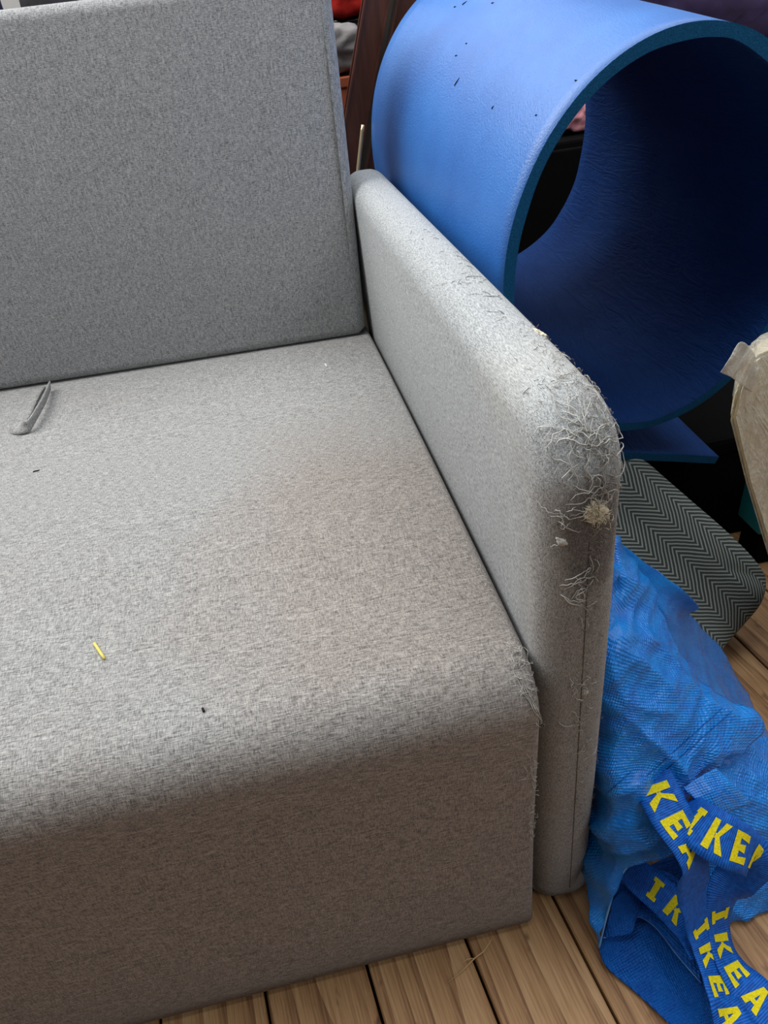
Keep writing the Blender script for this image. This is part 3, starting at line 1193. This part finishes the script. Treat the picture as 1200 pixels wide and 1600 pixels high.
cush_e1 = Vector((0.608, -0.519, -0.601))
cush_e2 = Vector((0.787, 0.295, 0.542))
cu_root = empty('cushion', (0.33, 0.33, 0))
tag(cu_root, 'dark grey-green cushion with a pale chevron pattern, behind the blue bag', 'cushion')
cu, e1, e2, e3 = cushion('cushion_cover', at(1008, 872, 'z', 0.152) + Vector((0.0, 0.01, 0)), cush_e1, cush_e2, 0.2, 0.118, 0.045, M['chevron'], math.radians(90))
keep(cu, cu_root)

# ------------------------------------------------------------------ plastic-wrapped package at the right
M['cream'] = plain('cream_board', (222, 205, 158), 0.6, 0.3, 0.08, 20)


def wrap_mat():
    mt, nt, b = new_mat('clear_wrapping_film')
    co = node(nt, 'ShaderNodeTexCoord').outputs['Object']
    n = noise_n(nt, co, (46, 46, 24), 4, 0.65, 1.0, 2.5)
    n2 = noise_n(nt, co, (1, 1, 1), 3, 0.6, 90)
    b.inputs['Base Color'].default_value = lin((222, 218, 205))
    b.inputs['Roughness'].default_value = 0.14
    b.inputs['Specular IOR Level'].default_value = 0.7
    a = smooth(nt, n, 0.35, 0.75)
    nt.links.new(mathn(nt, 'ADD', mathn(nt, 'MULTIPLY', a, 0.35), 0.5), b.inputs['Alpha'])
    bump(nt, b, mathn(nt, 'ADD', n, mathn(nt, 'MULTIPLY', n2, 0.4)), 0.9, 0.006)
    return mt


M['film'] = wrap_mat()
pk = empty('wrapped_package', (0.5, 0.26, 0))
tag(pk, 'cream flat package wrapped in creased clear film, leaning at the right', 'package')
YP = 0.235
corners = [at(1150, 612, 'y', YP), at(1140, 655, 'y', YP), at(1165, 755, 'y', YP), at(1206, 890, 'y', YP)]
low = corners[3] + (corners[3] - corners[2]).normalized() * 0.235
low.z = 0.004
tl_ = at(1172, 566, 'y', YP)
tr_ = at(1196, 556, 'y', YP + 0.01)
right_top = tr_ + Vector((0.22, 0.05, 0.02))
right_low = Vector((low.x + 0.22, low.y + 0.05, 0.004))
outl = [low, right_low, right_top, tr_, tl_, corners[0], corners[1], corners[2], corners[3]]


def slab(pts, thv, name, mat, parent, bev=0.004):
    bm = bmesh.new()
    a = [bm.verts.new(p) for p in pts]
    c = [bm.verts.new(p + thv) for p in pts]
    bm.faces.new(a)
    bm.faces.new(c[::-1])
    for i in range(len(pts)):
        j = (i + 1) % len(pts)
        bm.faces.new((a[j], a[i], c[i], c[j]))
    bmesh.ops.recalc_face_normals(bm, faces=bm.faces)
    if bev:
        bmesh.ops.bevel(bm, geom=bm.edges[:], offset=bev, segments=2, affect='EDGES')
    me = bpy.data.meshes.new('mesh')
    bm.to_mesh(me)
    bm.free()
    return keep(link(name, me, mat, smooth=False), parent)


slab(outl, Vector((0.036, 0.05, -0.008)), 'board', M['cream'], pk)
mid = sum((Vector(p) for p in outl), Vector()) / len(outl)
wr = slab([mid + (p - mid) * 1.02 - Vector((0, 0.004, 0)) for p in outl], Vector((0.04, 0.06, -0.008)), 'film_wrap', M['film'], pk, 0.006)
mod = wr.modifiers.new('sub', 'SUBSURF')
mod.subdivision_type = 'SIMPLE'
mod.levels = mod.render_levels = 4
tx = bpy.data.textures.new('film_creases', 'CLOUDS')
tx.noise_scale = 0.05
dm = wr.modifiers.new('crease', 'DISPLACE')
dm.texture = tx
dm.strength = 0.006
dm.texture_coords = 'GLOBAL'
# loose flap of film at the upper left corner
BVF = None
fl = [[(1186, 574, 'y', YP - 0.003), (1174, 548, 'y', YP - 0.006), (1160, 534, 'y', YP - 0.012), (1148, 545, 'y', YP - 0.016)],
      [(1180, 592, 'y', YP - 0.004), (1164, 578, 'y', YP - 0.008), (1150, 566, 'y', YP - 0.018), (1135, 565, 'y', YP - 0.02)],
      [(1174, 612, 'y', YP - 0.003), (1158, 602, 'y', YP - 0.007), (1143, 590, 'y', YP - 0.016), (1124, 581, 'y', YP - 0.018)]]
Rw = [[az(t) for t in row] for row in fl]
V, F = [], []
for j in range(21):
    for i in range(21):
        c = [catmull(row, i / 20) for row in Rw]
        p = catmull(c, j / 20)
        p = p + Vector((0, -1, 0.3)) * 0.004 * noise.noise(p * 60)
        V.append(p)
for j in range(20):
    for i in range(20):
        F.append((j * 21 + i, j * 21 + i + 1, j * 21 + 22 + i, j * 21 + 21 + i))
fo_ = keep(link('film_flap', mesh(V, F), M['film']), pk)
fo_.modifiers.new('t', 'SOLIDIFY').thickness = 0.0006

# ------------------------------------------------------------------ clutter behind
M['black'] = plain('black_plastic', (10, 10, 11), 0.9, 0.06)
M['teal'] = plain('teal_plastic', (30, 130, 138), 0.5, 0.3)
M['brown'] = None


def brown_wood():
    mt, nt, b = new_mat('dark_red_brown_wood')
    co = node(nt, 'ShaderNodeTexCoord').outputs['Object']
    n = noise_n(nt, co, (60, 60, 5), 4, 0.6)
    nt.links.new(ramp(nt, n, [(0.3, lin((58, 32, 26))), (0.7, lin((92, 54, 44)))]), b.inputs['Base Color'])
    b.inputs['Roughness'].default_value = 0.35
    b.inputs['Specular IOR Level'].default_value = 0.5
    return mt


M['brown'] = brown_wood()
# black box put in for the dark, shaded hollow under the mat
filler = empty('dark_filler', (0.6, 0.8, 0))
tag(filler, 'low black box added for the shaded hollow under the blue foam roll', 'filler')
keep(link('filler_body', box_mesh(0.14, 1.25, 0.57, 1.06, 0.0, 0.185, 0.008), M['black'], smooth=False), filler)
keep(link('filler_top', box_mesh(0.13, 1.26, 0.562, 1.07, 0.188, 0.222, 0.01), M['black'], smooth=False), filler)
# teal crate peeping out
tc = empty('teal_crate', (0.64, 0.46, 0))
tag(tc, 'teal plastic crate corner behind the wrapped package', 'crate')
pts = [at(1153, 778, 'y', 0.44), at(1160, 752, 'y', 0.44), at(1250, 752, 'y', 0.44), at(1250, 845, 'y', 0.44), at(1190, 835, 'y', 0.44), at(1154, 815, 'y', 0.44)]
zmin = 0.003
x0, x1 = at(1197, 790, 'y', 0.47).x, 0.72
zt = at(1160, 790, 'y', 0.47).z
zb = at(1180, 838, 'y', 0.47).z
keep(link('crate_rim', box_mesh(x0, x1, 0.47, 0.532, zb, zt, 0.004), M['teal'], smooth=False), tc)
keep(link('crate_body', box_mesh(x0 + 0.012, x1 - 0.012, 0.48, 0.53, 0.002, zb, 0.004), M['black'], smooth=False), tc)

# dark cabinet closing the view behind the roll
cab = empty('dark_cabinet', (0.7, 1.5, 0))
tag(cab, 'black two-door cabinet seen through the open foam roll', 'cabinet')
keep(link('cabinet_body', box_mesh(0.30, 1.6, 1.36, 1.75, 0.0, 0.555, 0.006), M['black'], smooth=False), cab)
for x0, x1 in ((0.31, 0.94), (0.95, 1.59)):
    d = keep(link('cabinet_door', box_mesh(x0, x1, 1.345, 1.36, 0.02, 0.54, 0.004), M['black'], smooth=False), cab)
M['pink'] = plain('pink_cloth', (205, 140, 150), 0.8, 0.2)
M['greybrown'] = plain('grey_brown_card', (96, 88, 82), 0.8, 0.2)
M['red'] = plain('red_cloth', (170, 34, 28), 0.8, 0.2, 0.3, 40)
M['greycloth'] = plain('grey_cloth', (128, 124, 124), 0.85, 0.15, 0.15, 20)
M['darkcloth'] = plain('dark_grey_cloth', (44, 44, 48), 0.9, 0.1, 0.3, 20)
M['navy'] = plain('navy_cloth', (34, 38, 62), 0.9, 0.1, 0.3, 20)
M['orange'] = plain('rust_card', (150, 78, 52), 0.8, 0.2)
M['purple'] = plain('dark_purple_cloth', (46, 34, 66), 0.75, 0.3, 0.4, 14)


def bundle(name, c, sx, sy, sz, mat, label, cat, seed=0, amp=0.25, freq=2.2, flat=0.0):
    """crumpled heap of cloth"""
    bm = bmesh.new()
    bmesh.ops.create_icosphere(bm, subdivisions=4, radius=1)
    for w in bm.verts:
        d = w.co.normalized()
        sq = max(abs(d.x), abs(d.y), abs(d.z))
        d2 = d * (1 / sq * 0.55 + 0.45)
        s = d * freq + Vector((seed, seed * 1.7, 0))
        k = 1 + amp * (1 - 2.4 * abs(noise.noise(s))) * 0.6 + amp * 0.5 * (0.5 - abs(noise.noise(s * 2.7)))
        w.co = Vector((d2.x * sx * k, d2.y * sy * k, d2.z * sz * k))
    zmin = min(w.co.z for w in bm.verts)
    for w in bm.verts:
        w.co += Vector((c[0], c[1], c[2] - zmin))
    me = bpy.data.meshes.new('mesh')
    bm.to_mesh(me)
    bm.free()
    return tag(link(name, me, mat), label, cat)


# things seen in the slit between backrest and roll
shelf = empty('low_shelf', (-0.1, 1.3, 0))
tag(shelf, 'dark brown shelf behind the sofa, carrying cloths and boxes', 'shelf')
keep(link('shelf_top', box_mesh(-0.75, 0.26, 1.16, 1.75, 0.585, 0.61, 0.003), M['brown'], smooth=False), shelf)
for x in (-0.74, 0.23):
    keep(link('shelf_side', box_mesh(x, x + 0.022, 1.17, 1.74, 0.0, 0.585, 0.002), M['brown'], smooth=False), shelf)

fr = empty('wooden_frame', (0.1, 1.1, 0))
tag(fr, 'dark reddish-brown wooden frame leaning behind the armrest', 'frame')


def plank_between(p, q, w, t, name, mat, parent):
    d = (q - p)
    L = d.length
    d.normalize()
    s = d.cross(Vector((0, 1, 0))).normalized()
    nn = d.cross(s)
    bm = bmesh.new()
    bmesh.ops.create_cube(bm, size=1)
    for v in bm.verts:
        c = v.co.copy()
        v.co = p + d * ((c.z + 0.5) * L) + s * (c.x * w) + nn * (c.y * t)
    bmesh.ops.bevel(bm, geom=bm.edges[:], offset=0.003, segments=2, affect='EDGES')
    me = bpy.data.meshes.new('mesh')
    bm.to_mesh(me)
    bm.free()
    return keep(link(name, me, mat, smooth=False), parent)


sl = Vector((0.038, 0, 0.116)).normalized()


def slanted(u, v, y, zt):
    p = at(u, v, 'y', y)
    lo = p - sl * ((p.z - 0.003) / sl.z)
    hi = p + sl * ((zt - p.z) / sl.z)
    return lo, hi


lo, hi = slanted(575, 70, 1.10, 1.05)
plank_between(lo, hi, 0.036, 0.02, 'frame_stile', M['brown'], fr)
lo, hi = slanted(601, 60, 1.105, 1.05)
plank_between(lo, hi, 0.008, 0.012, 'groove_strip', M['greybrown'], fr)
lo, hi = slanted(625, 60, 1.10, 1.05)
plank_between(lo, hi, 0.034, 0.02, 'frame_stile', M['brown'], fr)
lo, hi = slanted(600, 60, 1.122, 1.03)
plank_between(lo, hi, 0.075, 0.008, 'frame_panel', M['black'], fr)
# pale brass rod catching the light
rod = Tubes()
a, b = at(566, 205, 'y', 1.02), at(560, 262, 'y', 1.02)
d = (b - a).normalized()
lowp = b + d * ((0.42 - b.z) / d.z)
M['brass'] = plain('pale_brass', (214, 196, 160), 0.25, 0.6, 0.1, 20, 0, 0.6)
base = Vector((lowp.x, lowp.y, 0.003))
rod.add([a - d * 0.01, a, b, lowp, base], 0.0035, 0.8, 10)
tag(rod.build('brass_rod', M['brass']), 'thin pale brass rod standing behind the armrest', 'rod')

bundle('grey_cloth_heap', (0.058, 1.275, 0.754), 0.058, 0.045, 0.036, M['greycloth'], 'small grey crumpled cloth beside the brown wooden frame', 'cloth', 3.1)
bundle('red_cloth_heap', (0.12, 1.45, 0.829), 0.09, 0.07, 0.045, M['red'], 'bright red cloth heap above the grey crumpled cloth', 'cloth', 5.3)
bx = empty('rust_box', (0.03, 1.28, 0.61))
tag(bx, 'rust-brown cardboard box beneath the grey crumpled cloth', 'box')
keep(link('box_body', box_mesh(-0.02, 0.105, 1.22, 1.34, 0.612, 0.745, 0.002), M['orange'], smooth=False), bx)
keep(link('box_lid', box_mesh(-0.023, 0.108, 1.217, 1.343, 0.735, 0.752, 0.002), M['orange'], smooth=False), bx)
cr = empty('stacked_crate', (0.12, 1.42, 0.61))
tag(cr, 'black crate under the bright red cloth heap', 'crate')
keep(link('crate_body', box_mesh(0.02, 0.24, 1.345, 1.55, 0.612, 0.80, 0.004), M['black'], smooth=False), cr)
keep(link('crate_rim', box_mesh(0.012, 0.248, 1.338, 1.557, 0.80, 0.828, 0.003), M['black'], smooth=False), cr)
# cloth behind the backrest's top
bundle('dark_cloth_heap', (-0.34, 1.36, 0.611), 0.13, 0.11, 0.155, M['darkcloth'], 'dark grey crumpled cloth showing above the backrest', 'cloth', 8.2)
bundle('navy_cloth_heap', (-0.62, 1.36, 0.611), 0.09, 0.10, 0.165, M['navy'], 'navy cloth showing above the backrest at the far left', 'cloth', 1.2)
# purple cloth over the cabinet, pink and grey bits seen through the roll
bundle('purple_cloth_heap', (1.02, 1.54, 0.556), 0.28, 0.14, 0.145, M['purple'], 'dark purple cloth heaped behind the top of the foam roll', 'cloth', 4.4, 0.35, 3.0)
bundle('pink_cloth_heap', (0.63, 1.45, 0.556), 0.05, 0.045, 0.03, M['pink'], 'small pink cloth seen through the foam roll', 'cloth', 6.1)

# ------------------------------------------------------------------ crumbs
def stick(name, a, b, rad, mat, label, cat, surfn='seat'):
    s0, s1 = surf(*a, surfn), surf(*b, surfn)
    t = Tubes()
    p, q = s0[0] + s0[1] * rad, s1[0] + s1[1] * rad
    t.add([p, p.lerp(q, 0.35) + Vector((0, 0, 0.0004)), p.lerp(q, 0.7), q], rad, 0.9, 6)
    return tag(t.build(name, mat), label, cat)


M['straw'] = plain('dry_straw', (222, 205, 110), 0.6, 0.3)
stick('straw', (148, 1007), (164, 1031), 0.0016, M['straw'], 'short yellow piece of straw lying on the seat', 'straw')
M['speck_dark'] = plain('dark_crumb', (40, 36, 34), 0.8, 0.1)
M['speck_white'] = plain('white_lint', (230, 230, 228), 0.9, 0.1)
stick('crumb', (317, 1108), (319, 1113), 0.0012, M['speck_dark'], 'tiny dark crumb near the front edge of the seat', 'crumb')
stick('crumb', (52, 738), (62, 735), 0.0008, M['speck_dark'], 'thin dark crumb on the seat below the pull loop', 'crumb')
stick('lint_speck', (508, 570), (511, 574), 0.0013, M['speck_white'], 'tiny white lint speck near the back of the seat', 'lint')
gr = Tubes()
pts = [az((700, 1535, 0.002)), az((722, 1517, 0.003)), az((742, 1497, 0.005)), az((756, 1486, 0.006)), az((764, 1474, 0.008)), az((769, 1466, 0.004))]
gr.add([catmull(pts, k / 24) for k in range(25)], 0.0007, 0.5, 5)
gr.add([catmull([az((742, 1497, 0.005)), az((730, 1499, 0.006)), az((722, 1506, 0.003))], k / 10) for k in range(11)], 0.0005, 0.5, 4)
M['stalk'] = plain('dry_stalk', (196, 164, 116), 0.7, 0.2)
tag(gr.build('dry_grass_stalk', M['stalk']), 'thin dry grass stalk lying on the floor boards before the sofa', 'grass stalk')
